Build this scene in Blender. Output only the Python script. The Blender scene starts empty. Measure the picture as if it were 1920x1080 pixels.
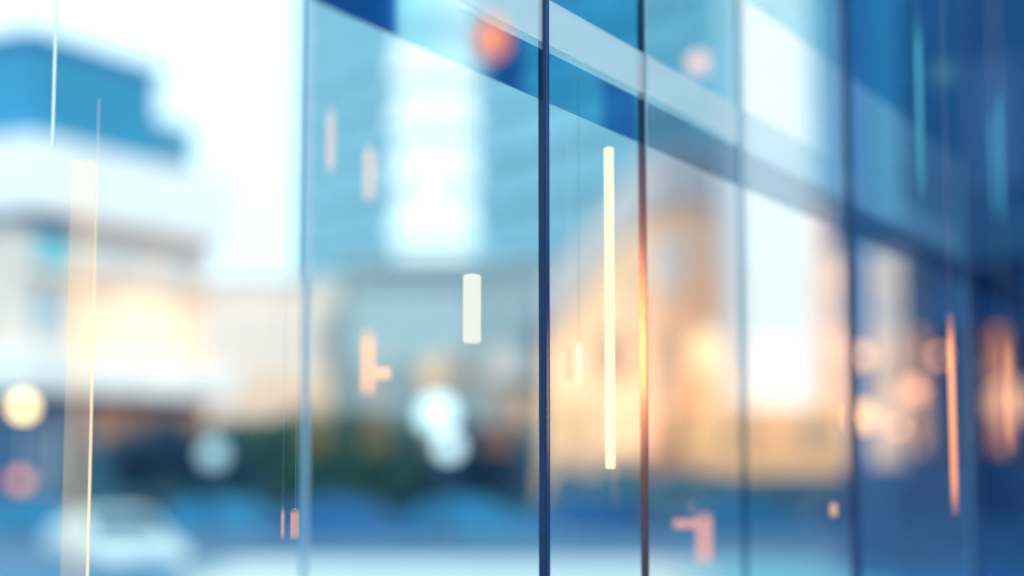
import bpy, bmesh, math, random
from mathutils import Vector, Matrix
random.seed(7)
S = bpy.context.scene
COL = S.collection
R = math.radians

# ------------------------------------------------------------------ camera
F = 3200.0                       # focal length in pixels of the 1920 px wide photograph
EYE = 1.7
PITCH = math.atan(0.1)
cam_d = bpy.data.cameras.new('camera')
cam = bpy.data.objects.new('camera', cam_d); COL.objects.link(cam)
cam.location = (0, 0, EYE)
cam.rotation_euler = (R(90) + PITCH, 0, 0)
cam_d.sensor_width = 36; cam_d.lens = 60
cam_d.clip_start = 0.05; cam_d.clip_end = 3000
cam_d.dof.use_dof = True
cam_d.dof.focus_distance = 3.08
cam_d.dof.aperture_fstop = 0.82
S.camera = cam

# ------------------------------------------------------------------ world and sun
SUN_EL, SUN_AZ = R(32), R(165)   # behind the camera, thin cloud
w = bpy.data.worlds.new('World'); S.world = w; w.use_nodes = True
nt = w.node_tree; nt.nodes.clear()
out = nt.nodes.new('ShaderNodeOutputWorld'); bg = nt.nodes.new('ShaderNodeBackground')
sky = nt.nodes.new('ShaderNodeTexSky'); sky.sky_type = 'NISHITA'; sky.sun_disc = False
sky.sun_elevation = SUN_EL; sky.sun_rotation = SUN_AZ; sky.dust_density = 3.0
tc = nt.nodes.new('ShaderNodeTexCoord')
noi = nt.nodes.new('ShaderNodeTexNoise'); noi.inputs['Scale'].default_value = 2.2; noi.inputs['Detail'].default_value = 5
rmp = nt.nodes.new('ShaderNodeMapRange'); rmp.inputs['From Min'].default_value = .3; rmp.inputs['From Max'].default_value = .6
rmp.inputs['To Min'].default_value = .72; rmp.inputs['To Max'].default_value = .97
mix = nt.nodes.new('ShaderNodeMix'); mix.data_type = 'RGBA'
nt.links.new(tc.outputs['Generated'], noi.inputs['Vector'])
nt.links.new(noi.outputs['Fac'], rmp.inputs['Value'])
nt.links.new(rmp.outputs['Result'], mix.inputs['Factor'])
nt.links.new(sky.outputs['Color'], mix.inputs['A'])
mix.inputs['B'].default_value = (11.4, 14.2, 15.4, 1)      # bright thin cloud
nt.links.new(mix.outputs['Result'], bg.inputs['Color'])
bg.inputs['Strength'].default_value = 0.1
nt.links.new(bg.outputs[0], out.inputs['Surface'])
sd = bpy.data.lights.new('sun', 'SUN'); sd.energy = 2.2; sd.angle = R(10); sd.color = (1, .84, .66)
sun = bpy.data.objects.new('sun', sd); COL.objects.link(sun)
sv = Vector((math.sin(SUN_AZ) * math.cos(SUN_EL), math.cos(SUN_AZ) * math.cos(SUN_EL), math.sin(SUN_EL)))
sun.rotation_euler = sv.to_track_quat('Z', 'Y').to_euler(); sun.location = sv * 200
S.view_settings.view_transform = 'Standard'; S.view_settings.look = 'None'
S.view_settings.exposure = 0.22; S.view_settings.gamma = 1.0; S.view_settings.use_curve_mapping = False
S.render.engine = 'CYCLES'
S.cycles.use_denoising = True
S.cycles.max_bounces = 8; S.cycles.transparent_max_bounces = 24
S.cycles.sample_clamp_indirect = 6; S.cycles.caustics_reflective = False; S.cycles.caustics_refractive = False

# ------------------------------------------------------------------ helpers
CP, SP = math.cos(PITCH), math.sin(PITCH)
def P(px, py, Y):
    """world point seen at pixel px,py (1920x1080) at distance Y ahead"""
    u, v = (px - 960) / F, (540 - py) / F
    d = Vector((u, CP - v * SP, SP + v * CP))
    return Vector((0, 0, EYE)) + d * (Y / d.y)
def Z(py, Y): return P(960, py, Y).z
def X(px, Y): return P(px, 860, Y).x
AZ = math.atan(((2554 - 960) / F) / (CP + .1 * SP))
D = Vector((math.sin(AZ), math.cos(AZ), 0)); N = Vector((math.cos(AZ), -math.sin(AZ), 0))
P0 = P(1017, 860, 3.0); P0.z = 0
def on_plane(px):
    """ground point of the glass wall seen at column px; returns distance along the wall"""
    a = ((px - 960) / F) / (CP + .1 * SP)
    return (P0.y * a - P0.x) / (D.x - a * D.y)
def mirror(p):
    q = p.copy(); k = (q - P0).dot(N); return q - N * (2 * k)

_m = {}
def mat(name, col, rough=.7, metal=0, emit=None, es=1, noise=.12, nscale=3, spec=.5):
    if name in _m: return _m[name]
    m = bpy.data.materials.new(name); m.use_nodes = True; t = m.node_tree
    b = t.nodes['Principled BSDF']
    b.inputs['Roughness'].default_value = rough; b.inputs['Metallic'].default_value = metal
    b.inputs['Specular IOR Level'].default_value = spec
    c = t.nodes.new('ShaderNodeTexCoord'); n = t.nodes.new('ShaderNodeTexNoise')
    n.inputs['Scale'].default_value = nscale; n.inputs['Detail'].default_value = 4
    t.links.new(c.outputs['Object'], n.inputs['Vector'])
    r = t.nodes.new('ShaderNodeMapRange'); r.inputs['From Min'].default_value = .25; r.inputs['From Max'].default_value = .75
    r.inputs['To Min'].default_value = 1 - noise; r.inputs['To Max'].default_value = 1 + noise
    t.links.new(n.outputs['Fac'], r.inputs['Value'])
    v = t.nodes.new('ShaderNodeVectorMath'); v.operation = 'SCALE'; v.inputs[0].default_value = col
    t.links.new(r.outputs['Result'], v.inputs['Scale']); t.links.new(v.outputs[0], b.inputs['Base Color'])
    if emit:
        v.inputs[0].default_value = [c * .3 for c in col]
        b.inputs['Emission Color'].default_value = (*emit, 1); b.inputs['Emission Strength'].default_value = es
    _m[name] = m; return m
def glass(name, tint, ior=1.5, diff=0.0, dcol=(1, 1, 1), rough=0.0):
    """thin architectural pane: tinted straight-through light, Fresnel reflection, optional milky film"""
    if name in _m: return _m[name]
    m = bpy.data.materials.new(name); m.use_nodes = True; t = m.node_tree; t.nodes.clear()
    o = t.nodes.new('ShaderNodeOutputMaterial')
    tr = t.nodes.new('ShaderNodeBsdfTransparent'); tr.inputs[0].default_value = (*[c ** .5 for c in tint], 1)
    gl = t.nodes.new('ShaderNodeBsdfGlossy'); gl.inputs['Roughness'].default_value = rough
    gl.inputs['Color'].default_value = (.9, .96, 1, 1)
    fr = t.nodes.new('ShaderNodeFresnel'); fr.inputs['IOR'].default_value = ior
    ge = t.nodes.new('ShaderNodeNewGeometry')
    iv = t.nodes.new('ShaderNodeMath'); iv.operation = 'SUBTRACT'; iv.inputs[0].default_value = 1
    t.links.new(ge.outputs['Backfacing'], iv.inputs[1])
    mu = t.nodes.new('ShaderNodeMath'); mu.operation = 'MULTIPLY'
    t.links.new(fr.outputs[0], mu.inputs[0]); t.links.new(iv.outputs[0], mu.inputs[1])
    base = tr.outputs[0]
    if diff:
        df = t.nodes.new('ShaderNodeBsdfDiffuse'); df.inputs[0].default_value = (*dcol, 1)
        tl = t.nodes.new('ShaderNodeBsdfTranslucent'); tl.inputs[0].default_value = (*dcol, 1)
        h = t.nodes.new('ShaderNodeMixShader'); h.inputs[0].default_value = .5
        t.links.new(df.outputs[0], h.inputs[1]); t.links.new(tl.outputs[0], h.inputs[2])
        m2 = t.nodes.new('ShaderNodeMixShader'); m2.inputs[0].default_value = 1 - (1 - diff) ** .5
        t.links.new(tr.outputs[0], m2.inputs[1]); t.links.new(h.outputs[0], m2.inputs[2]); base = m2.outputs[0]
    mx = t.nodes.new('ShaderNodeMixShader')
    t.links.new(mu.outputs[0], mx.inputs[0]); t.links.new(base, mx.inputs[1]); t.links.new(gl.outputs[0], mx.inputs[2])
    t.links.new(mx.outputs[0], o.inputs[0]); _m[name] = m; return m
def graded(name, stops, x0, x1, ior=1.2):  # tint ramp along the strip, imitates a reflection
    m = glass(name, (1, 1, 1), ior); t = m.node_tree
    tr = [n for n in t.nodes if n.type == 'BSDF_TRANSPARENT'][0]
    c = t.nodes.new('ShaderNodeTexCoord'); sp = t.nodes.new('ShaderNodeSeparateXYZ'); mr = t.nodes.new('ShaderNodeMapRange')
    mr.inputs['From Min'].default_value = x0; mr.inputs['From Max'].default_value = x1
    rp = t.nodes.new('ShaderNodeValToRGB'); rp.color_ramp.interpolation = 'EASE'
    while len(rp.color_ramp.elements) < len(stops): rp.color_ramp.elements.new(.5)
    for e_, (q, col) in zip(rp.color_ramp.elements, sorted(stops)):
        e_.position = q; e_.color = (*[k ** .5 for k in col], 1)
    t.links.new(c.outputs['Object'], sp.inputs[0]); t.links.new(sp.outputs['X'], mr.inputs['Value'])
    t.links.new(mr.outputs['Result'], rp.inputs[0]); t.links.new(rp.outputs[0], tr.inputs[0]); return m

def link(name, me, m=None, parent=None, loc=None, rz=None):
    o = bpy.data.objects.new(name, me); COL.objects.link(o)
    if m is not None and len(me.materials) == 0: me.materials.append(m)
    if parent: o.parent = parent
    if loc is not None: o.location = loc
    if rz is not None: o.rotation_euler.z = rz
    return o
def add_box(bm, x0, x1, y0, y1, z0, z1, mi=0):
    v = [bm.verts.new(c) for c in ((x0,y0,z0),(x1,y0,z0),(x1,y1,z0),(x0,y1,z0),(x0,y0,z1),(x1,y0,z1),(x1,y1,z1),(x0,y1,z1))]
    for f in ((0,3,2,1),(4,5,6,7),(0,1,5,4),(1,2,6,5),(2,3,7,6),(3,0,4,7)):
        bm.faces.new([v[i] for i in f]).material_index = mi
def to_mesh(bm, name='mesh', smooth=False):
    me = bpy.data.meshes.new(name); bm.to_mesh(me); bm.free()
    if smooth:
        for p in me.polygons: p.use_smooth = True
    return me
def box(name, x0, x1, y0, y1, z0, z1, m, parent=None, bevel=0, **k):
    bm = bmesh.new(); add_box(bm, x0, x1, y0, y1, z0, z1)
    if bevel: bmesh.ops.bevel(bm, geom=bm.edges[:], offset=bevel, segments=2, affect='EDGES')
    return link(name, to_mesh(bm, name), m, parent, **k)
def cyl(bm, x, y, z0, z1, r0, r1=None, n=16, mi=0):
    r1 = r0 if r1 is None else r1
    a = [bm.verts.new((x + r0 * math.cos(2*math.pi*i/n), y + r0 * math.sin(2*math.pi*i/n), z0)) for i in range(n)]
    b = [bm.verts.new((x + r1 * math.cos(2*math.pi*i/n), y + r1 * math.sin(2*math.pi*i/n), z1)) for i in range(n)]
    for i in range(n):
        f = bm.faces.new((a[i], a[(i+1) % n], b[(i+1) % n], b[i])); f.material_index = mi; f.smooth = True
    bm.faces.new(a[::-1]).material_index = mi; bm.faces.new(b).material_index = mi
def thing(name, label, cat, loc=(0,0,0), rz=0, group=None):
    o = bpy.data.objects.new(name, None); COL.objects.link(o)
    o.location = loc; o.rotation_euler.z = rz; o['label'] = label; o['category'] = cat
    if group: o['group'] = group
    return o
def copy_thing(src, loc, rz=None, label=None, group=None):
    r = src.copy(); COL.objects.link(r); r.location = loc
    if rz is not None: r.rotation_euler.z = rz
    if label: r['label'] = label
    if group: r['group'] = group
    for ch in src.children:
        c = ch.copy(); COL.objects.link(c); c.parent = r
        for g in ch.children:
            d = g.copy(); COL.objects.link(d); d.parent = c
    return r

# ------------------------------------------------------------------ ground
def sheet(name, x0, x1, y0, y1, z, m):
    o = box(name, x0, x1, y0, y1, z - .4, z, m); o['kind'] = 'structure'; return o
M_plaza = mat('pale plaza stone', (.50, .60, .63), .55, nscale=.7)
M_road = mat('blue tinted asphalt', (.006, .10, .30), .8, nscale=.4, noise=.2)
M_walk = mat('grey blue paving', (.015, .10, .25), .8, nscale=.5)
M_kerb = mat('kerb stone', (.5, .6, .65), .6)
o = sheet('ground', -900, 900, -300, 1500, -.15, mat('far ground', (.04, .13, .24), .9, nscale=.02))
o = sheet('pavement', X(400, 25), X(1225, 26), 22, 28.9, 0.0, M_plaza)
o = sheet('pavement', -60, X(400, 25) - .01, 22, 28.9, 0.0, mat('teal painted paving', (.012, .15, .29), .7))
o = sheet('pavement', X(1225, 26) + .01, X(1590, 26), 22, 28.9, 0.0, mat('aqua paving', (.10, .38, .50), .7))
o = sheet('pavement', X(1590, 26) + .01, 60, 22, 28.9, 0.0, mat('blue paving', (.01, .12, .32), .7))
o = sheet('plaza', -60, 90, -60, 21.98, 0.0, mat('dark blue plaza stone', (.03, .09, .18), .45, nscale=.7))
o = box('kerb', -60, 60, 28.9, 29.1, -1.2, .002, M_kerb); o['kind'] = 'structure'
o = sheet('road', -60, 60, 29.1, 47, -.8, M_road)
o = box('kerb', -60, 60, 47, 47.2, -1.2, .002, mat('blue kerb stone', (.02,.12,.28), .7)); o['kind'] = 'structure'
o = sheet('pavement', -60, 60, 47.2, 58, -.004, M_walk)
bm = bmesh.new()
for i in range(-12, 13): add_box(bm, i*4, i*4 + 2, 39.6, 39.75, -.8, -.793)
o = link('lane_marking', to_mesh(bm), mat('road paint', (.8, .8, .78), .6)); o['kind'] = 'structure'
# paving joints are cut by stone slabs laid proud of the plaza base, nearest rows in view
slab_bm = bmesh.new(); add_box(slab_bm, .01, 1.19, .01, .79, 0.004, .02)
bmesh.ops.bevel(slab_bm, geom=[e for e in slab_bm.edges if all(v.co.z > .01 for v in e.verts)], offset=.006, segments=1, affect='EDGES')
slab_me = to_mesh(slab_bm, 'paving_slab')
slab_me.materials.append(M_plaza)
pav = bpy.data.objects['pavement']
for j in range(7):
    for i in range(-4, 2):
        link('paving_slab', slab_me, None, pav, loc=(i*1.2 + (.6 if j % 2 else 0), 23.4 + j*.8, random.uniform(0, .002)))

# ------------------------------------------------------------------ buildings
def frame(o_px, Y, az_deg):
    """empty location and rotation: local x runs right along the face with heading az_deg, y runs into the building"""
    p = P(o_px, 860, Y); p.z = 0
    return p, R(90 - az_deg)
def along(p, az_deg, px):
    """distance from p along heading az to reach column px"""
    a = ((px - 960) / F) / (CP + .1 * SP); d = (math.sin(R(az_deg)), math.cos(R(az_deg)))
    return (p.y * a - p.x) / (d[0] - a * d[1])
def zat(p, az_deg, s, py): return Z(py, p.y + s * math.cos(R(az_deg)))
_win = {}
def window_mesh(wd, ht, fm, gm):
    k = (round(wd, 2), round(ht, 2), fm.name, gm.name)
    if k in _win: return _win[k]
    bm = bmesh.new(); t = .08
    add_box(bm, 0, wd, -.06, .02, 0, t); add_box(bm, 0, wd, -.06, .02, ht - t, ht)
    add_box(bm, 0, t, -.06, .02, t, ht - t); add_box(bm, wd - t, wd, -.06, .02, t, ht - t)
    add_box(bm, wd/2 - .025, wd/2 + .025, -.05, .02, t, ht - t)
    add_box(bm, t, wd - t, -.015, .01, t, ht - t, 1)
    me = to_mesh(bm, 'window'); me.materials.append(fm); me.materials.append(gm); _win[k] = me; return me
def windows(parent, x0, x1, z0, z1, nx, nz, fm, gm, gap=.25, y=0, name='window', lit=None):
    cw, ch = (x1 - x0) / nx, (z1 - z0) / nz
    for i in range(nx):
        for j in range(nz):
            g = gm
            if lit and (i, j) in lit: g = lit[(i, j)]
            me = window_mesh(cw * (1 - gap), ch * (1 - gap), fm, g)
            link(name, me, None, parent, loc=(x0 + (i + gap/2) * cw, y, z0 + (j + gap/2) * ch))

W_white = mat('white render', (.80, .84, .85), .8, nscale=.3)
W_frame = mat('pale window frame', (.55, .66, .70), .5)
G_teal = mat('teal window glass', (.10, .38, .48), .12, nscale=.2, noise=.25, spec=.8)
G_blue = mat('blue window glass', (.03, .15, .32), .1, nscale=.2, noise=.3, spec=.8)
E_cream = mat('lit cream window', (.8, .7, .5), .4, emit=(1, .84, .55), es=1.0)
E_peach = mat('lit peach window', (.8, .6, .45), .4, emit=(1, .58, .32), es=.75)
E_white = mat('lit white window', (.8, .8, .8), .4, emit=(.75, .9, 1), es=.5)
E_amber = mat('lit amber window', (.8, .5, .3), .4, emit=(1, .42, .16), es=1.0)

E_peachy = mat('soft lit peach window', (.85, .65, .5), .4, emit=(1, .74, .56), es=.8)
# 1 -- stepped office on the left
a = 26.4
p, rz = frame(40, 60, a); L1b = along(p, a, 280); L2b = along(p, a, 384)
b = thing('office_building', 'blue stepped office block with white balcony slabs at far left', 'building', p, rz)
zr = Z(72, 60)
def bz(px, py): return zat(p, a, along(p, a, px), py)
C_up = mat('blue facade panel', (.015, .25, .46), .5, nscale=.25, noise=.12)
C_up2 = mat('pale blue facade panel', (.06, .27, .42), .45, nscale=.25)
zp1, zp0 = bz(200, 296), bz(200, 428)
box('upper_storey', 0, L1b, 0, 14, zp1, zr, C_up, b)
box('lower_wing', L1b, L2b - .8, .3, 13, zp1, bz(355, 240), C_up2, b)
box('roof', -.2, L1b + .15, -.2, 14.2, zr + .002, zr + .3, C_up, b)
windows(b, .4, L1b - .4, zp1 + .3, zr - .6, 6, 2, C_up, mat('sky blue glazing', (.02, .30, .46), .3, nscale=.2), .2)
windows(b, L1b + .3, L2b - 1.1, zp1 + .4, bz(355, 240) - .4, 3, 2, C_up2, mat('mid blue glazing', (.12, .36, .48), .4), .2, y=.3)
box('balcony_parapet', -.8, L2b + .2, -.9, 14.5, zp0, zp1 - .003, W_white, b, bevel=.05)
z_s1, z_s0 = bz(200, 672), bz(200, 745)
C_mid = mat('grey white facade', (.72, .64, .58), .7, nscale=.3)
box('middle_storey', 0, L2b, 0, 14, z_s1, zp0 - .003, C_mid, b)
zc = (zp0 + z_s1) / 2 + .3
windows(b, .1, along(p,a,130), zc + .2, zp0 - .5, 1, 1, W_frame, mat('aqua glazing', (.12, .52, .64), .3), .06)
box('strip', 0, along(p,a,120), -.2, -.003, zp0 - .42, zp0 - .004, mat('navy lintel', (.01, .07, .22), .6), b)  # navy strip directly under the parapet
windows(b, along(p,a,150), L1b * .95, zc + .3, zp0 - .5, 2, 1, W_frame, mat('cloud grey glazing', (.55, .60, .62), .3), .2)
windows(b, L1b * 1.0, L2b - .2, zc + .2, zp0 - .5, 1, 1, W_frame, mat('cloud grey glazing', (.55, .60, .62), .3), .3)
windows(b, .1, L1b*.35, z_s1 + .2, zc - .2, 2, 1, W_frame, mat('dusk blue glazing', (.2, .38, .5), .2), .15)
windows(b, along(p,a,205), along(p,a,325), z_s1 + .05, zc - .1, 1, 1, mat('cream frame', (.8, .66, .56), .7), E_cream, .04)
windows(b, along(p,a,330), L2b - .1, z_s1 + .1, zc - .1, 1, 1, mat('cream frame', (.8, .66, .56), .7), E_peachy, .1)
windows(b, along(p,a,110), along(p,a,200), z_s1 + .1, zc - .1, 1, 1, mat('cream frame', (.8, .66, .56), .7), E_peachy, .1)
box('floor_band', -.3, L2b + .1, -.35, 0, zc - .05, zc + .2, mat('peach stone band', (.75, .58, .48), .8), b)
box('canopy_slab', -1.2, L2b + .3, -1.4, 14.5, z_s0, z_s1 - .003, W_white, b, bevel=.05)
box('ground_storey', 0, L2b, 0, 14, 0, z_s0 - .003, mat('navy shopfront', (.03, .10, .22), .4), b)
windows(b, .2, L1b * .5, .5, z_s0 - .3, 2, 1, W_frame, G_blue, .1)
windows(b, L1b * .5, L2b - .1, z_s0 * .45, z_s0 - .25, 3, 1, mat('bronze frame', (.35, .2, .12), .5), mat('lit bronze shop window', (.6, .35, .2), .4, emit=(1, .5, .28), es=.28), .1)

for q, e_ in ((150, 60), (250, 95), (345, 90)):  # added lamps without fittings, put in to warm the middle storey
    ld = bpy.data.lights.new('added_storey_glow', 'POINT'); ld.energy = e_; ld.color = (1, .50, .24); ld.shadow_soft_size = .4
    lo = bpy.data.objects.new('added_storey_glow', ld); COL.objects.link(lo); lo.parent = b; sq = along(p, a, q)
    lo.location = (sq, -2.2, bz(q, 620))
# 2 -- low cream arcade
b = thing('arcade_building', 'low cream arcade glowing peach beside the stepped blue office', 'building', P(340, 860, 92) * Vector((1,1,0)), 0)
Wd = X(640, 92) - X(340, 92); H = Z(532, 92)
C_cream = mat('cream render', (.88, .74, .65), .8, nscale=.3)
box('wall', 0, Wd, 0, 12, 0, H, C_cream, b)
box('roof', -.3, Wd + .3, -.3, 12.3, H + .002, H + .35, mat('cream parapet', (.72, .70, .70), .8), b)
windows(b, .4, Wd - .4, H * .6, H * .92, 5, 1, mat('cream frame', (.8, .66, .56), .7), mat('pale curtained window', (.75, .70, .66), .5), .3)
windows(b, .4, Wd - .4, H * .32, H * .58, 5, 1, mat('cream frame', (.8, .66, .56), .7), mat('peach blind window', (.8, .62, .48), .5, emit=(1, .66, .46), es=.6), .2)
box('awning', 4.2, Wd - 1.2, -1.4, -.003, H * .235, H * .30, mat('ochre awning', (.70, .38, .16), .8, emit=(1, .5, .2), es=.12), b)

# 3 -- grey-blue low block in the middle
p3 = P(640, 860, 86) * Vector((1,1,0)); Wd = X(1040, 86) - X(640, 86); H = Z(500, 86)
b = thing('office_building', 'low grey blue block with a white sign, in front of the banded tower', 'building', p3, 0)
box('wall', 0, Wd, 0, 14, 0, H, mat('grey blue render', (.25, .34, .39), .8, nscale=.3), b)
box('roof', -.3, Wd + .3, -.3, 14.3, H + .002, H + .4, mat('pale teal parapet', (.36, .50, .55), .8), b)
windows(b, .4, Wd * .6, H * .55, H * .9, 5, 1, W_frame, mat('pale teal glazing', (.34, .50, .56), .5), .15)
windows(b, Wd * .62, Wd - .3, H * .55, H * .9, 3, 1, W_frame, mat('slate glazing', (.25, .36, .42), .3), .15)
def sx(px, Y, b): return X(px, Y) - b.location.x
windows(b, sx(780,86,b), sx(830,86,b), Z(730,86), Z(670,86), 1, 1, mat('copper frame', (.5,.35,.25), .5), E_peach, .1)
windows(b, sx(845,86,b), sx(880,86,b), Z(730,86), Z(660,86), 1, 1, mat('copper frame', (.5,.35,.25), .5), mat('dim lit window', (.5,.4,.35), .5, emit=(1,.6,.4), es=.3), .1)
box('sign_panel', sx(920,86,b), sx(1003,86,b), -.3, -.003, Z(712,86), Z(664,86), mat('backlit white sign', (.7,.75,.78), .5, emit=(.8,.92,1), es=.35), b, bevel=.04)
windows(b, sx(965,86,b), sx(1003,86,b), Z(800,86), Z(735,86), 1, 1, mat('copper frame', (.5,.35,.25), .5), E_peach, .1)

# 4 -- banded teal office behind
a = -31.5
pr, _ = frame(1330, 120, 0)
ux = Vector((math.sin(R(180 + a)) , math.cos(R(180 + a)), 0))       # heading of local x (far left to near right)
s_ = -along(pr, 180 + a, 556)
pl = pr - ux * s_
b = thing('office_tower', 'teal office tower banded in pale blue behind the glass wall', 'building', pl, math.atan2(ux.y, ux.x))
C_teal = mat('teal cladding', (.13, .44, .57), .5, nscale=.12, noise=.1)
C_teal2 = mat('pale band cladding', (.30, .60, .70), .6, nscale=.12)
Ht = Z(-260, 200)
box('wall', 0, s_, 0, 20, 0, Ht, C_teal, b)
fl = 4.2; k = 0
z = 2.0
while z < Ht - 4:
    box('floor_band', -.25, s_ + .25, -.3, -.003, z, z + (1.7 if k % 3 else 2.4), C_teal2, b)
    z += fl; k += 1
G_t2 = mat('mid teal glazing', (.16, .44, .54), .15, nscale=.1, noise=.2, spec=.8)
z = 2.0; k = 0
while z < Ht - 4:
    h0 = z + (1.7 if k % 3 else 2.4)
    windows(b, .5, s_ - .5, h0, z + fl, 10, 1, W_frame, G_t2, .12, y=-.02); z += fl; k += 1

# 5 -- slim white tower
b = thing('white_tower', 'slim pale white tower rising in front of the teal banded office', 'building', P(738, 860, 100) * Vector((1,1,0)), 0)
Wd = X(886, 100) - X(738, 100); Ht = Z(-240, 100)
W_br = mat('bright white cladding', (.86, .91, .92), .7, nscale=.2, noise=.04)
box('wall', 0, Wd, 0, 10, 0, Ht, W_br, b)
for z in (Z(455,100), Z(350,100), Z(250,100), Z(150,100), Z(50,100)):
    box('balcony', -.25, Wd + .25, -.5, -.003, z, z + 1.3, W_br, b, bevel=.03)
windows(b, .5, Wd - .5, Z(500,100), Ht - 1, 3, 12, W_br, mat('white curtain glazing', (.88, .93, .94), .7), .3)

# 6 -- warm gabled hall
p6 = P(1020, 860, 76) * Vector((1,1,0)); Wd = X(1405, 76) - X(1020, 76)
b = thing('gabled_hall', 'warm peach gabled hall with glowing windows behind the light tube', 'building', p6, 0)
C_warm = mat('peach stone', (.97, .66, .44), .8, nscale=.2, noise=.1)
zs = [(0, 0), (Wd, 0), (Wd, Z(420,76)), (X(1290,76)-p6.x, Z(375,76)), (X(1200,76)-p6.x, Z(410,76)), (0, Z(640,76))]
bm = bmesh.new()
f0 = [bm.verts.new((x, 0, z)) for x, z in zs]; f1 = [bm.verts.new((x, 12, z)) for x, z in zs]
bm.faces.new(f0); bm.faces.new(f1[::-1])
for i in range(len(zs)): bm.faces.new((f0[i], f1[i], f1[(i+1) % 6], f0[(i+1) % 6]))
bmesh.ops.recalc_face_normals(bm, faces=bm.faces[:])
link('wall', to_mesh(bm), C_warm, b)
bm = bmesh.new(); rf = zs[2:]
for (x0, z0), (x1, z1) in zip(rf, rf[1:]):
    vs = [bm.verts.new(c) for c in ((x0,-.5,z0+.01),(x1,-.5,z1+.01),(x1,12.5,z1+.01),(x0,12.5,z0+.01),(x0,-.5,z0+2.6),(x1,-.5,z1+2.6),(x1,12.5,z1+2.6),(x0,12.5,z0+2.6))]
    for f in ((0,3,2,1),(4,5,6,7),(0,1,5,4),(1,2,6,5),(2,3,7,6),(3,0,4,7)): bm.faces.new([vs[i] for i in f])
bmesh.ops.recalc_face_normals(bm, faces=bm.faces[:])
link('roof', to_mesh(bm), mat('lilac grey roof', (.52, .50, .52), .8), b)
fr6 = mat('sand frame', (.8, .6, .42), .7)
def w6(px0, px1, py0, py1, g): windows(b, sx(px0,76,b), sx(px1,76,b), Z(py1,76), Z(py0,76), 1, 1, fr6, g, .04)
for q, e_, c_ in ((1075, 120, (1,.34,.16)), (1165, 150, (1,.36,.17)), (1250, 250, (1,.42,.20)), (1345, 290, (1,.44,.20))):  # sconces and lamps added to give the hall its warm glow
    sc = box('added_sconce', sx(q,76,b) - .15, sx(q,76,b) + .15, -.4, -.003, Z(770,76), Z(755,76), E_cream, b, bevel=.03)
    ld = bpy.data.lights.new('added_hall_glow', 'POINT'); ld.energy = e_ * .5; ld.color = c_; ld.shadow_soft_size = .4
    lo = bpy.data.objects.new('added_hall_glow', ld); COL.objects.link(lo); lo.parent = b; lo.location = (sx(q,76,b), -3.0, Z(715,76))
w6(1030, 1118, 745, 850, mat('lit apricot window', (.8,.6,.4), .4, emit=(1,.62,.30), es=.55))
w6(1160, 1200, 480, 560, E_peach)
w6(1215, 1285, 620, 760, mat('lit buff window', (.8,.68,.5), .4, emit=(1,.75,.5), es=.35))
w6(1300, 1358, 610, 705, mat('lit lemon window', (.8,.75,.5), .4, emit=(1,.88,.52), es=.95))
w6(1366, 1394, 640, 705, E_cream)
w6(1120, 1195, 620, 720, mat('lit rose window', (.8,.55,.42), .4, emit=(1,.5,.3), es=.3))
w6(1215, 1290, 440, 560, mat('pale stone glazing', (.80,.74,.70), .4))
box('plinth', -.2, Wd + .2, -.3, -.003, 0, Z(846,76), mat('tan plinth', (.62, .42, .30), .8), b)

# 7 -- white tower on the right, with ochre podium
b = thing('white_tower', 'broad bright white tower standing on an ochre podium right of centre', 'building', P(1398, 860, 66) * Vector((1,1,0)), 0)
Wd = X(1532, 66) - X(1398, 66); z0 = Z(766, 66); Ht = Z(-200, 66)
box('wall', 0, Wd, 0, 8, z0, Ht, W_br, b)
windows(b, .25, Wd - .25, z0 + .4, Ht - .5, 2, 9, W_br, mat('white curtain glazing', (.88, .93, .94), .7), .25)
box('podium', sx(1290,66,b), sx(1590,66,b), -.8, 9, 0, z0 - .003, mat('ochre podium', (.75, .42, .20), .8, nscale=.3, noise=.2), b)
for k, (q0, q1, g) in enumerate(((1300, 1380, 'a'), (1390, 1450, 'b'), (1462, 1520, 'b'), (1530, 1580, 'b'))):
    gm = E_amber if g == 'a' else mat('dim amber window', (.6,.4,.25), .5, emit=(1,.55,.3), es=.25)
    windows(b, sx(q0,66,b), sx(q1,66,b), Z(842,66), Z(786,66), 1, 1, fr6, mat('lit ochre window', (.7,.45,.22), .5, emit=(1,.6,.25), es=.3) if g=='a' else gm, .08, y=-.8)
b2 = thing('brick_building', 'pale peach brick block between the white tower and the navy glass block', 'building', P(1532, 860, 72) * Vector((1,1,0)), 0)
Wd = X(1760, 72) - X(1532, 72)
box('wall', 0, Wd, 0, 9, 0, Z(380,72), mat('pale peach brick', (.92, .62, .47), .8, nscale=.3), b2)
box('roof', -.2, Wd+.2, -.2, 9.2, Z(380,72)+.002, Z(380,72)+.4, mat('mauve roof', (.36,.36,.42), .7), b2)
windows(b2, .4, Wd - .4, Z(640,72), Z(400,72), 4, 2, W_frame, mat('rose glazing', (.8,.66,.62), .4, emit=(1,.72,.66), es=.42), .3)
windows(b2, .4, Wd - .4, Z(760,72), Z(660,72), 3, 1, fr6, mat('lit rose brick window', (.6,.45,.4), .4, emit=(1,.60,.38), es=.7), .2)

ld = bpy.data.lights.new('added_brick_glow', 'POINT'); ld.energy = 260; ld.color = (1, .45, .22); ld.shadow_soft_size = .4  # added lamp with no fitting, warms the brick front
lo = bpy.data.objects.new('added_brick_glow', ld); COL.objects.link(lo); lo.parent = b2; lo.location = (X(1650, 72) - b2.location.x, -3, Z(730, 72))
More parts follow.
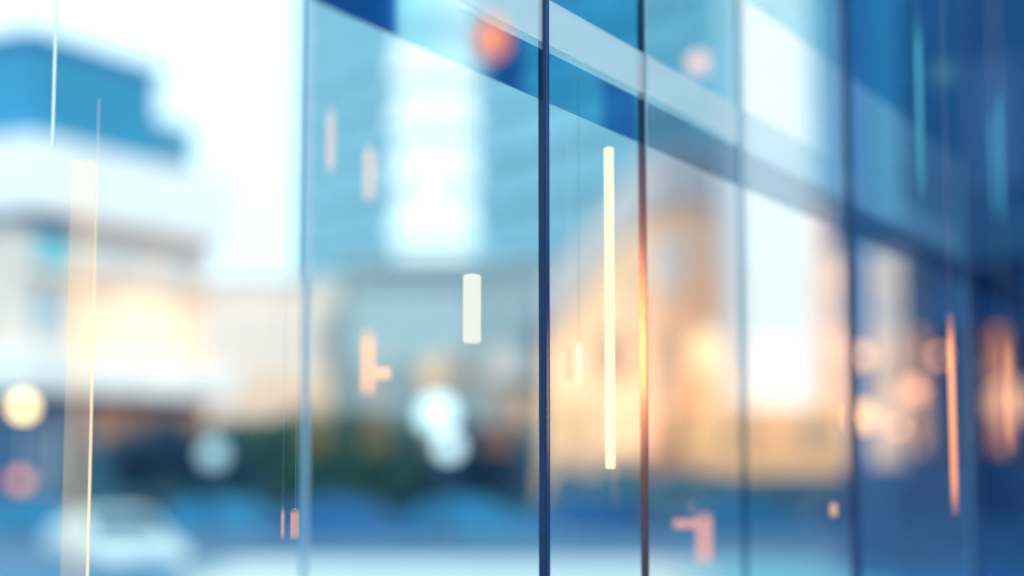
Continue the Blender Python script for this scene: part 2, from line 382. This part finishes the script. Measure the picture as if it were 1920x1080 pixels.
# 8 -- navy glass block at far right, parallel to the glass wall
b = thing('navy_block', 'navy glass office block with teal pilasters at the right edge', 'building', P(1592, 860, 30) * Vector((1,1,0)), 0)
Wd = 12; Ht = Z(-300, 30); zb = Z(425, 30)
C_navy = mat('navy cladding', (.008, .085, .23), .4, nscale=.3, noise=.25)
C_blu = mat('royal blue cladding', (.02, .19, .42), .4, nscale=.3, noise=.2)
box('wall', 0, Wd, 0, 1.6, zb, Ht, C_blu, b)
box('corner_column', -.0, .35, -.25, -.003, 0, Ht, C_blu, b)
box('pilaster', sx(1640,30,b), sx(1690,30,b), -.3, -.003, zb, Ht, mat('teal pilaster', (.08, .36, .52), .4), b)
box('pilaster', sx(1745,30,b), sx(1790,30,b), -.3, -.003, zb, Ht, C_navy, b)
box('pilaster', sx(1830,30,b), sx(1910,30,b), -.3, -.003, zb, Ht, C_navy, b)
for py in (340, 190, 40): box('floor_band', .002, Wd, -.2, -.004, Z(py,30), Z(py-22,30), C_navy, b)
windows(b, .6, Wd - .3, zb + .2, Ht - .3, 9, 5, mat('navy frame', (.02,.06,.15), .4), G_blue, .25, y=-.02)
box('soffit_beam', -.1, Wd, -.4, 1.6, zb - .2, zb - .003, C_navy, b)
for q in (1735, 1850, 1980): box('column', sx(q,30,b), sx(q,30,b) + .14, .2, .4, 0, zb - .353, C_navy, b)
xq = sx(1735,30,b)
box('lower_wall', xq, Wd, -.05, 1.1, Z(620,30), zb - .353, C_navy, b)
box('rear_wall', xq, Wd, 1.2, 1.5, 0, zb - .353, mat('dusky lobby wall', (.10, .13, .24), .6), b)
box('planter_wall', -.2, Wd, -.8, -.3, 0, Z(872,30), mat('dark blue planter', (.02,.08,.2), .5), b)

# 9 -- building across the plaza, out of frame to the right, seen in the glass only
def mir(px, Y): 
    q = mirror(P(px, 860, Y)); q.z = 0; return q
A, B = mir(2300, 22), mir(-150, 31)
dd = (B - A); Lo = dd.length; dd.normalize()
# local x must have building depth on the left; facade faces the glass wall
b = thing('plaza_building', 'navy building across the plaza with a glowing amber shopfront', 'building', A, math.atan2(dd.y, dd.x))
side = Vector((-dd.y, dd.x, 0)); sgn = 1 if side.dot(A) > 0 else -1
def fy(y): return sgn * y
def obox(name, x0, x1, y0, y1, z0, z1, m):
    ya, yb = sorted((fy(y0), fy(y1))); return box(name, x0, x1, ya, yb, z0, z1, m, b)
obox('upper_wall', 0, Lo, 0, 8, 4.4, 17, mat('deep navy cladding', (.003, .10, .24), .7, nscale=.3, noise=.3))
obox('plinth', 0, Lo, -.1, 8, 0, .9, C_navy)
obox('shop_wall', 0, Lo, .6, 8, .9, 4.4, mat('dusky shop interior', (.02, .08, .22), .7))
n9 = 20
for i in range(n9):
    x0 = i * Lo / n9
    obox('shop_pier', x0, x0 + .14, -.05, .6, .9, 4.4, C_navy)
    if i < 13:
        g = (mat('amber shop window', (.7,.4,.2), .4, emit=(1,.45,.16), es=1.7), mat('peach shop window', (.7,.45,.3), .4, emit=(1,.52,.28), es=1.5), mat('lit coral window', (.7,.35,.25), .4, emit=(1,.36,.14), es=1.5))[i % 3]
        obox('shop_window', x0 + (.3 if i > 4 else .62), x0 + Lo/n9 - (.12 if i > 4 else .3), .45, .55, 1.8, 3.5, g)
    for j in range(4):
        if (i + j) % 3: obox('window', x0 + .2, x0 + Lo/n9 - .1, -.04, -.003, 5.4 + j*2.9, 7.2 + j*2.9, mat('steel blue window', (.06, .26, .45), .2) if (i*j) % 2 else G_blue)

# ------------------------------------------------------------------ trees
leafM = [mat('blue green leaf', (.015, .095, .15), .8, noise=.4, nscale=1.5), mat('fresh green leaf', (.035, .135, .10), .8, noise=.35, nscale=1.5),
         mat('dark leaf', (.010, .06, .12), .8, noise=.4, nscale=1.5), mat('silver blue leaf', (.10, .24, .32), .8, noise=.3)]
barkM = mat('bark', (.12, .09, .07), .9)
def tree(px, Y, topy, rx, mi, label):
    base = P(px, 860, Y) * Vector((1,1,0)); Ht = Z(topy, Y); r = rx * 1.25 / F * Y
    t = thing('tree', label, 'tree', base, random.uniform(0, 6), 'broad trees along the street')
    bm = bmesh.new(); cyl(bm, 0, 0, -.1, Ht * .5, .14, .07, 8)
    for k in range(5):
        an = k * 1.26; x1, y1 = math.cos(an) * r * .5, math.sin(an) * r * .5
        n = 6; a0 = [bm.verts.new((.05*math.cos(q), .05*math.sin(q), Ht*.35)) for q in [2*math.pi*i/n for i in range(n)]]
        a1 = [bm.verts.new((x1 + .02*math.cos(q), y1 + .02*math.sin(q), Ht*.75)) for q in [2*math.pi*i/n for i in range(n)]]
        for i in range(n): bm.faces.new((a0[i], a0[(i+1)%n], a1[(i+1)%n], a1[i]))
    link('trunk', to_mesh(bm), barkM, t)
    vs, fs = [], []
    cl = [(random.uniform(-.62,.62)*r, random.uniform(-.5,.5)*r, Ht*random.uniform(.34,.8), random.uniform(.3,.48)) for _ in range(16)]
    for (cx, cy, cz, cr) in cl:
        rr = cr * min(r, Ht * .5)
        for _ in range(420):
            d = Vector((random.gauss(0,1), random.gauss(0,1), random.gauss(0,1))).normalized() * rr * random.uniform(.55, 1.05)
            c = Vector((cx, cy, cz)) + d
            if c.z < .25: c.z = .25
            q = Vector((random.gauss(0,1), random.gauss(0,1), random.gauss(0,1))).normalized(); e = q.orthogonal().normalized() * random.uniform(.05, .1)
            g = q.cross(e).normalized() * .05; n0 = len(vs)
            vs += [c - e, c + g, c + e, c - g]; fs.append((n0, n0+1, n0+2, n0+3))
    me = bpy.data.meshes.new('crown'); me.from_pydata(vs, [], fs); link('crown', me, leafM[mi], t)
tree(300, 52, 778, 110, 2, 'dark round street tree beneath the white canopy slab at left')
tree(430, 54, 782, 90, 0, 'blue green street tree beside the pale globe lamp')
tree(545, 50, 752, 95, 1, 'fresh green tree behind the pale mullion')
tree(690, 50, 754, 100, 1, 'fresh green tree below the stubby twin pendant')
tree(800, 55, 775, 90, 0, 'blue green tree behind the double white globe lamp')
tree(930, 53, 782, 85, 2, 'dark tree left of the thick navy mullion')
tree(1120, 56, 868, 90, 3, 'low blue green tree under the apricot window')
tree(1290, 55, 880, 80, 3, 'low dark tree in front of the peach hall')
tree(1450, 57, 885, 90, 3, 'low blue green tree before the ochre podium')
# clipped hedge
def hedge(px0, px1, Y, topy, label, m):
    x0, x1 = X(px0, Y), X(px1, Y); H = Z(topy, Y)
    t = thing('hedge', label, 'hedge', ((x0+x1)/2, Y, 0))
    vs, fs = [], []; n = int((x1-x0) * 420)
    for _ in range(n):
        c = Vector((random.uniform(x0, x1) - (x0+x1)/2, random.uniform(-.5, .5), random.uniform(.03, 1)**.7 * H * random.uniform(.9, 1.05)))
        q = Vector((random.gauss(0,1), random.gauss(0,1), random.gauss(0,1))).normalized(); e = q.orthogonal().normalized() * .09
        g = q.cross(e).normalized() * .06; n0 = len(vs)
        vs += [c - e, c + g, c + e, c - g]; fs.append((n0, n0+1, n0+2, n0+3))
    me = bpy.data.meshes.new('foliage'); me.from_pydata(vs, [], fs); link('foliage', me, m, t)
    box('core', -(x1-x0)/2 + .1, (x1-x0)/2 - .1, -.35, .35, 0, H * .85, m, t)
hedge(120, 1010, 57.2, 818, 'tall dark hedge behind the street trees at left', leafM[0])
hedge(1030, 1580, 51, 893, 'long low hedge in front of the peach hall', mat('silver blue leaf', (.10, .24, .32), .8, noise=.3))

# ------------------------------------------------------------------ cars
tyreM = mat('tyre rubber', (.02, .03, .05), .8); rimM = mat('alloy rim', (.3, .36, .42), .6)
carglass = mat('car glass', (.03, .10, .16), .5, spec=.3)
def car(px, Y, rz, paint, label, sc=1.0):
    base = P(px, 860, Y) * Vector((1,1,0)); base.z = -.8
    t = thing('parked_car', label, 'car', base, rz, 'cars parked along the street')
    t.scale = (sc,)*3
    prof = [(-2.15,.35),(-2.2,.62),(-2.1,.88),(-1.75,.95),(-1.2,1.38),(-.4,1.47),(.35,1.42),(1.05,.98),(1.85,.86),(2.15,.68),(2.2,.36)]
    bm = bmesh.new(); L = []
    for yy, ins, in ((-.88,.0),(-.80,.06),(.80,.06),(.88,.0)):
        row = []
        for x, z in prof:
            top = z > 1.0
            y2 = yy * (.80 if top else 1.0)
            row.append(bm.verts.new((x * (1 - ins * .0), y2, z + (.03 if abs(yy) < .85 else 0))))
        L.append(row)
    n = len(prof)
    for k in range(3):
        for i in range(n - 1): bm.faces.new((L[k][i], L[k][i+1], L[k+1][i+1], L[k+1][i]))
        bm.faces.new((L[k][n-1], L[k][0], L[k+1][0], L[k+1][n-1]))
    bm.faces.new(L[0][::-1]); bm.faces.new(L[3])
    bmesh.ops.recalc_face_normals(bm, faces=bm.faces[:])
    bmesh.ops.bevel(bm, geom=bm.edges[:], offset=.03, segments=2, affect='EDGES')
    link('body', to_mesh(bm, smooth=True), paint, t)
    for s in (-1, 1):
        bm = bmesh.new(); y = s * .80
        v = [bm.verts.new((x, y + s*dy, z)) for x, z, dy in ((-1.45,1.0,-.02),(-1.08,1.34,-.085),(.3,1.36,-.09),(.9,1.0,-.02))]
        v2 = [bm.verts.new((q.co.x, q.co.y + s*.03, q.co.z)) for q in v]
        bm.faces.new(v); bm.faces.new(v2[::-1])
        for i in range(4): bm.faces.new((v[i], v2[i], v2[(i+1)%4], v[(i+1)%4]))
        bmesh.ops.recalc_face_normals(bm, faces=bm.faces[:]); link('side_window', to_mesh(bm), carglass, t)
        for x in (-1.35, 1.35):
            bm = bmesh.new()
            cyl(bm, 0, 0, -.1, .1, .33, .33, 20)
            bmesh.ops.rotate(bm, verts=bm.verts[:], cent=(0,0,0), matrix=Matrix.Rotation(R(90), 3, 'X'))
            wh = link('wheel', to_mesh(bm), tyreM, t, loc=(x, s * .82, .33))
            bm = bmesh.new(); cyl(bm, 0, 0, -.105, .105, .2, .2, 16)
            bmesh.ops.rotate(bm, verts=bm.verts[:], cent=(0,0,0), matrix=Matrix.Rotation(R(90), 3, 'X'))
            link('rim', to_mesh(bm), rimM, wh)
        box('headlight', 2.10, 2.22, s*.62 - .16, s*.62 + .16, .62, .74, mat('headlight lens', (.9,.9,.85), .1), t, bevel=.02)
        box('tail_light', -2.22, -2.12, s*.66 - .14, s*.66 + .14, .68, .82, mat('tail light', (.6,.05,.03), .2), t, bevel=.02)
    for (x0, z0, x1, z1, nm) in ((1.02, 1.03, .42, 1.42, 'windscreen'), (-1.70, 1.0, -1.25, 1.38, 'rear_window')):
        bm = bmesh.new(); off = .05 if nm == 'windscreen' else -.05
        v = [bm.verts.new(c) for c in ((x0+off,-.66,z0),(x0+off,.66,z0),(x1+off,.6,z1),(x1+off,-.6,z1))]
        g = bmesh.ops.extrude_face_region(bm, geom=[bm.faces.new(v)])
        for q in g['geom']:
            if isinstance(q, bmesh.types.BMVert): q.co.x -= off * .5
        bmesh.ops.recalc_face_normals(bm, faces=bm.faces[:]); link(nm, to_mesh(bm), carglass, t)
    return t
paint_b = mat('royal blue car paint', (.003, .085, .25), .6, noise=.03, spec=.25)
paint_t = mat('teal car paint', (.008, .16, .33), .6, noise=.03, spec=.25)
paint_w = mat('white car paint', (.82, .86, .88), .2, noise=.03)
paint_n = mat('navy car paint', (.01, .05, .16), .6, noise=.03, spec=.25)
car(80, 43, R(4), paint_t, 'teal car parked at the far left of the street')
car(215, 34, R(-60), mat('silver blue car paint', (.42, .56, .62), .4, noise=.03, spec=.3), 'silver car turning out nose first at lower left')
car(440, 44.5, R(2), paint_t, 'teal car parked under the pale globe lamp')
car(660, 43, R(-3), paint_b, 'royal blue car parked under the green tree')
car(890, 44, R(3), paint_t, 'teal car parked left of the thick navy mullion')
car(1130, 45, R(2), paint_b, 'royal blue car parked below the bright light tube')
car(1400, 44, R(2), paint_t, 'teal car parked in front of the ochre podium')
car(1640, 45, R(3), paint_n, 'navy car parked by the navy glass block')

# ------------------------------------------------------------------ street lamps with globes
poleM = mat('lamp post metal', (.05, .12, .2), .4, metal=.4)
def globe_mesh(r):
    bm = bmesh.new(); bmesh.ops.create_uvsphere(bm, u_segments=20, v_segments=14, radius=r); return to_mesh(bm, 'globe', True)
def street_lamp(px, py, Y, rpx, m, label, group='globe lamps along the street'):
    c = P(px, py, Y); r = rpx / F * Y
    t = thing('street_lamp', label, 'street lamp', (c.x, c.y, 0), 0, group)
    bm = bmesh.new(); cyl(bm, 0, 0, 0, .3, .11, .09, 12); cyl(bm, 0, 0, .3, c.z - r * .9, .045, .03, 10)
    link('post', to_mesh(bm), poleM, t)
    bm = bmesh.new(); cyl(bm, 0, 0, c.z - r*1.05, c.z - r*.85, r*.5, r*.55, 12); link('collar', to_mesh(bm), poleM, t)
    link('globe', globe_mesh(r), m, t, loc=(0, 0, c.z))
def lampm(n, c, e): return mat(n, c, .4, emit=c, es=e)
E_globe = lampm('warm globe glass', (1, .66, .30), 6.5)
E_pink = lampm('rosy globe glass', (1, .33, .19), 1.8)
E_cool = lampm('cool globe glass', (.72, .95, 1), 1.6)
street_lamp(43, 763, 48, 16, E_globe, 'bright cream globe lamp at the left edge')
street_lamp(38, 902, 40, 14, E_pink, 'low rosy globe lamp at the left edge')
street_lamp(820, 778, 42, 34, E_cool, 'large cool white globe lamp in front of the trees, upper one')
street_lamp(842, 838, 38, 22, E_cool, 'small cool white globe lamp just below the larger one')
street_lamp(400, 852, 42, 24, lampm('dim cool globe glass', (.55,.85,.95), .7), 'dim cool globe lamp between the dark trees')
street_lamp(1615, 668, 26, 14, lampm('apricot globe', (1,.42,.15), 4.5), 'apricot globe lamp right of the thin dark mullion, upper one')
street_lamp(1617, 782, 24, 20, lampm('apricot globe', (1,.42,.15), 4.5), 'apricot globe lamp right of the thin dark mullion, lower one')
street_lamp(1684, 800, 26, 8, lampm('rose globe', (1,.34,.15), 8), 'small rose globe lamp low down among the navy columns')
street_lamp(1762, 668, 26, 8, lampm('rose globe', (1,.34,.15), 8), 'rose globe lamp beside the long orange tube')
street_lamp(1712, 735, 27, 18, lampm('dim rose globe', (1,.34,.17), 3.5), 'dim rose globe lamp left of the long orange tube')
street_lamp(1860, 690, 27, 8, lampm('dim rose globe', (1,.34,.17), 3.5), 'dim rose globe lamp right of the last mullion')
street_lamp(1895, 755, 25, 42, lampm('coral globe', (1,.24,.09), 4.5), 'large coral globe lamp at the right edge')
# hanging lanterns (on the canopy cable above)
def hang_lamp(name, px, py, Y, rpx, m, label, cat, stretch=1):
    c = P(px, py, Y); r = rpx / F * Y
    t = thing(name, label, cat, tuple(c), 0, 'round lanterns hung above the street')
    g = link('lantern_globe', globe_mesh(r), m, t); g.scale = (1, 1, stretch)
    bm = bmesh.new(); cyl(bm, 0, 0, r*stretch*.98, r*stretch + .006, r*.25, r*.2, 10); link('cap', to_mesh(bm), m, t)
    bm = bmesh.new(); cyl(bm, 0, 0, r*stretch + .0061, max(3.9 - c.z, 1.2) if Y < 5 else 8, .0006 if Y < 5 else .003, .0006 if Y < 5 else .003, 6); link('cord', to_mesh(bm), poleM, t)
hang_lamp('hanging_lantern', 922, 74, 1.55, 26, lampm('orange lantern paper', (1,.27,.06), 1.0), 'orange paper lantern glowing behind the pale band', 'lantern', 1.3)
hang_lamp('hanging_lantern', 1309, 118, 9, 20, lampm('pink lantern paper', (1,.42,.32), 2.2), 'small pink lantern in the third pane', 'lantern')
hang_lamp('hanging_lantern', 1768, 140, 11, 22, lampm('tan lantern paper', (.9,.55,.42), .5), 'dim tan lantern in the navy upper right', 'lantern')

# ------------------------------------------------------------------ the glass wall
wall = thing('glass_wall', 'tall glass wall receding to the right between slim dark mullions', 'glass wall', P0, math.atan2(D.y, D.x))
G_clear = glass('clear pane', (.90, .985, 1.0), 1.45)
G_c1 = glass('aqua pane', (.80, .95, .98), 1.4)
G_c2 = glass('pale clear pane', (.93, .96, .96), 1.4)
G_c4 = glass('light blue pane', (.66, .86, .97), 1.5)
G_c3 = glass('deep blue pane', (.20, .48, .74), 1.5)
TOP = 4.2
ml = [('mullion', v) for v in (566, 1017.5, 1211, 1392, 1599, 1822)]
S_ = {v: on_plane(v) for _, v in ml}
edges = [on_plane(-260)] + [S_[v] for _, v in ml] + [on_plane(2150)]
pm = [G_clear, G_c1, G_c1, G_c2, G_c2, G_c4, G_c3]
for i in range(len(edges) - 1):
    box('pane', edges[i] + .004, edges[i+1] - .004, -.003, .003, .02, TOP, pm[i], wall)
M_dark = mat('navy anodised mullion', (.008, .03, .09), .6, noise=.1, spec=.2)
M_dark2 = mat('navy mullion centre', (.22, .34, .60), .14, metal=1, noise=.05)
M_bronze = mat('polished steel mullion', (.9, .85, .85), .04, metal=1, noise=.03)
M_pale = mat('pale lavender aluminium', (.95, .96, .98), .5, noise=.03)
M_blueg = mat('blue gasket', (.04, .28, .46), .5)
M_haze = mat('grey teal mullion', (.34, .44, .48), .6)
M_edge = mat('glass edge bead', (.75, .9, .95), .2)
def mullion(v, wpx, m, m2=None, side=None, cover=.9, dp=.010, gw=.004, y0=-.0085):
    s = S_[v]; Y = P0.y + s * D.y
    th = AZ - math.atan((v - 960) / F); tot = wpx / F * Y
    ww = max((tot - dp * .9) / math.sin(th), .005)
    box('mullion', s - ww/2, s + ww/2, y0, dp + y0, 0, TOP + .02, m, wall)
    if m2: box('cover_strip', s - ww*cover/2, s + ww*cover/2, -.0105, -.0087, .01, TOP, m2, wall, bevel=.0004)
    if side:
        for q in (-1, 1):
            box('gasket', *sorted((s + q*ww/2 + q*.0003, s + q*(ww/2 + gw))), -.0060, -.0035, .01, TOP, side, wall)
mullion(566, 8, glass('milky acrylic joint', (.72, .86, .94), 1.2, diff=.5, dcol=(.92, .94, .97)), side=glass('blue gasket', (.25, .55, .78), 1.2), gw=.004, dp=.004)
mullion(1017.5, 21, M_dark, M_dark2, None, .36)
mullion(1211, 12, mat('dark bronze mullion', (.05, .028, .04), .5, spec=.3), None, None, .25, .015, y0=-.0042)
mullion(1392, 20, glass('smoked acrylic', (.60, .70, .76), 1.2))
mullion(1599, 16, M_dark, M_dark2, None, .5)
mullion(1822, 20, M_dark, M_dark2, mat('light blue bead', (.08, .35, .65), .4), .4, gw=.012)
# horizontal bands on the pane: heights read at the thick mullion
zL = [Z(190, 3.0), Z(97, 3.0), Z(82, 3.0), Z(-4, 3.0)]
z4 = EYE + (zL[0] - EYE) * 1.73
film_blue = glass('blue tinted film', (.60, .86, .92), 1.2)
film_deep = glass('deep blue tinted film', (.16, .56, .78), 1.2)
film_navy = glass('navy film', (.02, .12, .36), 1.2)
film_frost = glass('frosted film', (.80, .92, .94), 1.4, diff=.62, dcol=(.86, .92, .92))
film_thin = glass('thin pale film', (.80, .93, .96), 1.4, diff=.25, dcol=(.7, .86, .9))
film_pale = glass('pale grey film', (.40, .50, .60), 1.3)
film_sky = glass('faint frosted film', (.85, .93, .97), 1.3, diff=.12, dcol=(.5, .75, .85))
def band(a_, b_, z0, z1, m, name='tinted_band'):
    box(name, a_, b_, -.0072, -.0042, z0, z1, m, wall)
e = edges; g = .0075
def seg(i): return (e[i] + .010, e[i+1] - .010)
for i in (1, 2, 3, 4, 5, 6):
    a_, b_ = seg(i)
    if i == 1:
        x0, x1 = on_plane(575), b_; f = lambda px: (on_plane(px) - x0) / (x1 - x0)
        band(x0, x1, zL[0], zL[1], graded('navy reflection film', [(0, (.02,.12,.36)), (f(712), (.02,.13,.38)), (f(742), (.40,.70,.80)), (f(880), (.62,.78,.84)), (f(945), (.03,.16,.42)), (f(1000), (.14,.50,.72))], x0, x1))  # dark and pale stretches of a reflection put into the film colour
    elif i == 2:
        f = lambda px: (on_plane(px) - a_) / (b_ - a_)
        band(a_, b_, zL[0], zL[1], graded('blue reflection film', [(0, (.14,.52,.74)), (f(1110), (.20,.58,.76)), (f(1150), (.05,.25,.55)), (f(1180), (.05,.24,.54)), (f(1202), (.16,.46,.66))], a_, b_))  # reflection painted as a darker stretch in the blue tint
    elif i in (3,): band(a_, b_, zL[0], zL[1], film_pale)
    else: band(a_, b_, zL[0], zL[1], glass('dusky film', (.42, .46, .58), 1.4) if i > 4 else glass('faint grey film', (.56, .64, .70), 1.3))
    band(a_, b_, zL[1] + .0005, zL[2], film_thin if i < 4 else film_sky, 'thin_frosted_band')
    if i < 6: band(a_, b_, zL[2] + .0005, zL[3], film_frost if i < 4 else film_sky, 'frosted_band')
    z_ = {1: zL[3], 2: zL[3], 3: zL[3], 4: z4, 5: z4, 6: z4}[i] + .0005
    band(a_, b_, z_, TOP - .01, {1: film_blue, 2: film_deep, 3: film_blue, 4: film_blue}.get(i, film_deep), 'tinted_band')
box('top_rail', edges[0], edges[-1], -.04, .04, TOP + .021, TOP + .1, M_dark, wall)
box('bottom_rail', edges[0], edges[-1], -.04, .04, 0, .019, M_dark, wall)

# ------------------------------------------------------------------ pendants behind the glass
canopy = thing('canopy_frame', 'navy steel canopy frame carrying the pendants, above the picture', 'canopy', (0, 0, 0))
for y in (1.55, 3.6, 4.1, 5.2, 7.2):
    box('beam', -2.2, 4.2, y - .03, y + .03, 3.9, 3.98, M_dark, canopy)
wireM = mat('fine steel wire', (.8, .9, .95), .4)
def pend(px, y0, y1, Y, wpx, m, label, depth=None, group='vertical light tubes hung behind the glass', round_=False, name='pendant_light', cord=.00016, cat='pendant light', extra=None, cordm=None, xoff=0):
    c0, c1 = P(px, y0, Y), P(px, y1, Y); x = (c0.x + c1.x) / 2; wd = wpx / F * Y
    h = c0.z - c1.z
    t = thing(name, label, cat, (x, Y, c1.z), 0, group)
    bm = bmesh.new()
    if round_: cyl(bm, 0, 0, .003, h - .003, wd/2, wd/2, 20)
    else:
        add_box(bm, -wd/2, wd/2, -wd/2, wd/2, .003, h - .003)
        bmesh.ops.bevel(bm, geom=bm.edges[:], offset=wd*.08, segments=2, affect='EDGES')
    link('tube', to_mesh(bm, smooth=False), m, t)
    bm = bmesh.new(); cyl(bm, 0, 0, h - .0032, h - .001, wd*.2, wd*.2, 12); link('cap', to_mesh(bm), m, t)
    bm = bmesh.new(); cyl(bm, 0, 0, h - .0009, 3.9 - c1.z, cord, cord, 6); link('cord', to_mesh(bm), cordm or wireM, t)
    if extra:
        for (ex0, ex1, ez0, ez1) in extra:
            a0, a1 = (P(ex0, 860, Y).x - x), (P(ex1, 860, Y).x - x)
            box('side_arm', a0, a1, -wd*.35, wd*.35, P(px, ez1, Y).z - c1.z, P(px, ez0, Y).z - c1.z, m, t, bevel=wd*.1)
    return t
def soft(m, op, fade=.22):
    """frosted acrylic: part of the light passes straight through, more so towards the ends"""
    if m.get('soft'): return m
    m['soft'] = 1; t = m.node_tree; o = t.nodes['Material Output']; src = o.inputs[0].links[0].from_socket
    c = t.nodes.new('ShaderNodeTexCoord'); sp = t.nodes.new('ShaderNodeSeparateXYZ'); rp = t.nodes.new('ShaderNodeValToRGB')
    rp.color_ramp.interpolation = 'EASE'; e = rp.color_ramp.elements; e.new(.5); e.new(.6)
    for k, (q, v) in enumerate(((0, .08), (fade, op), (1 - fade, op), (1, .08))): e[k].position = q; e[k].color = (v, v, v, 1)
    tr = t.nodes.new('ShaderNodeBsdfTransparent'); mx = t.nodes.new('ShaderNodeMixShader')
    t.links.new(c.outputs['Generated'], sp.inputs[0]); t.links.new(sp.outputs['Z'], rp.inputs[0])
    t.links.new(rp.outputs[0], mx.inputs[0]); t.links.new(tr.outputs[0], mx.inputs[1]); t.links.new(src, mx.inputs[2]); t.links.new(mx.outputs[0], o.inputs[0])
    return m
def em(n, c, e): return mat(n, c, .6, emit=c, es=e, noise=.02)
T_main = em('cream light tube', (1, .86, .46), 1.15)
pend(1143, 275, 882, 3.32, 17, T_main, 'long bright cream light tube between the two dark mullions')
_t = [o for o in COL.objects if o.get('label', '').startswith('long bright cream')][0]
ld = bpy.data.lights.new('added_mullion_glow', 'AREA'); ld.shape = 'RECTANGLE'; ld.size = .26; ld.size_y = .012; ld.energy = 15; ld.color = (1, .34, .08)  # unseen orange lamp added to colour the dark mullion
lo = bpy.data.objects.new('added_mullion_glow', ld); COL.objects.link(lo); lo.parent = _t
tgt = P(1211, 620, 3.42) - P(1143, 620, 3.32)
lo.rotation_euler = (Matrix(((0, 0, 0),)*3) if 0 else tgt.normalized().to_track_quat('-Z', 'X')).to_euler()
lo.location = (.0125, 0, P(1143, 610, 3.32).z - _t.location.z)
pend(1086, 640, 722, 3.35, 9, soft(em('small cream bulb tube', (1,.82,.5), 1.2), 0.8), 'small cream bulb on a visible thin cord left of the long tube', round_=True, cord=.0004, cordm=mat('rosy cord', (.7,.5,.45), .5))
pend(1068, 640, 720, 3.75, 9, soft(em('faint peach tube', (1,.7,.5), .35), 0.5), 'faint peach tube beside the small cream bulb', round_=True)
pend(885, 513, 647, 3.25, 33, mat('ivory glow', (.85,.83,.76), .5, noise=.06, nscale=6, emit=(1,.78,.64), es=.78), 'ivory rectangular glowing box for a reflection, left of the thick mullion')  # emission stands in for a pale reflection in the glass
pend(808, 272, 438, 3.9, 40, soft(em('milky glow', (1,.97,.90), 1.0), 0.7), 'broad milky glow panel for a reflection, in front of the pale tower')  # white reflection painted as a glowing translucent block
pend(693, 268, 384, 3.9, 26, soft(em('blush glow', (1,.72,.62), .7), 0.5), 'blush glow panel for a reflection, high in the aqua pane')  # another translucent reflection, put in as a faint glow
pend(690, 614, 748, 3.85, 30, soft(em('peach acrylic', (1,.56,.36), 1.0), 0.62), 'peach pendant tube with a short side arm', round_=True, extra=[(700, 731, 686, 714)])
pend(620, 200, 330, 4.2, 16, soft(em('pale rose acrylic', (1,.70,.62), .75), .45), 'faint blush tube near the pale mullion')
pend(1320, 958, 1062, 4.3, 30, soft(em('rose acrylic', (1,.50,.38), .65), 0.38), 'rose pendant with side arm near the bottom edge', extra=[(1262, 1306, 972, 992)])
pend(1563, 940, 972, 4.0, 12, soft(em('tiny tan tube', (1,.68,.45), .3), 0.6), 'tiny tan tube left of the thin dark mullion')
pend(1786, 590, 968, 4.0, 10, soft(em('coral orange light tube', (1,.40,.20), .95), 0.85), 'long coral orange light tube in the navy pane', round_=True)
pend(1724, 25, 382, 4.3, 9, soft(em('cyan light tube', (.05,.45,.62), .55), 0.7), 'long cyan light tube high in the navy pane', round_=True)
pend(1876, 160, 420, 4.4, 9, soft(em('dim cyan light tube', (.04,.34,.55), .55), .6), 'dim cyan tube at the upper right, taller one', round_=True)
pend(1860, 195, 410, 4.5, 7, soft(em('dim cyan light tube', (.04,.34,.55), .55), .6), 'dim cyan tube at the upper right, shorter one', round_=True)
pend(1895, 630, 850, 4.4, 9, soft(em('soft coral tube', (1,.42,.26), .6), 0.6), 'soft coral tube at the right edge, right one', round_=True)
pend(1874, 640, 850, 4.5, 7, soft(em('faint coral tube', (1,.36,.24), .4), 0.5), 'soft coral tube at the right edge, left one', round_=True)
pend(553, 952, 1016, 3.2, 15, soft(em('salmon tube', (1,.42,.28), .55), 0.5), 'short salmon tube at the foot of the pale mullion')
pend(530, 950, 1015, 3.3, 5, soft(em('thin salmon tube', (1,.5,.35), .45), 0.6), 'thin salmon tube left of the pale mullion')
pend(104, -120, 278, 3.3, 5, mat('white acrylic rod', (.85,.88,.9), .3), 'thin white acrylic rod at upper left')
# amber glass fin
c = P(145, 860, 3.3)
fin = thing('glass_fin', 'tall translucent amber glass fin near the left edge', 'glass fin', (c.x, 3.3, 0))
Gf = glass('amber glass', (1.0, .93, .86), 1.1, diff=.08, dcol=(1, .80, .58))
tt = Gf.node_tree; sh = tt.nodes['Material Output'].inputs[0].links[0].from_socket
ad = tt.nodes.new('ShaderNodeAddShader'); ee = tt.nodes.new('ShaderNodeEmission'); ee.inputs[0].default_value = (1, .52, .26, 1); ee.inputs[1].default_value = .08  # slight emission added so the glass looks warm over dark ground
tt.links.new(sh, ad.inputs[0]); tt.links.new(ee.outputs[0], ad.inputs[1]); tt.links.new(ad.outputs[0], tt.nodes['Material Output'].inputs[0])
hw = 25 / F * 3.3
box('fin_pane', -hw, hw - .003, -.004, .004, 0.005, Z(300, 3.3), Gf, fin)
box('fin_edge', hw - .0028, hw + .001, -.003, .003, 0, Z(185, 3.3), soft(mat('amber edge glow', (.95,.72,.5), .3, emit=(1,.74,.48), es=.9), .7, .35), fin)  # bright edge highlight put in as emission
box('foot', -hw - .02, hw + .02, -.03, .03, 0, .004, M_dark, fin)
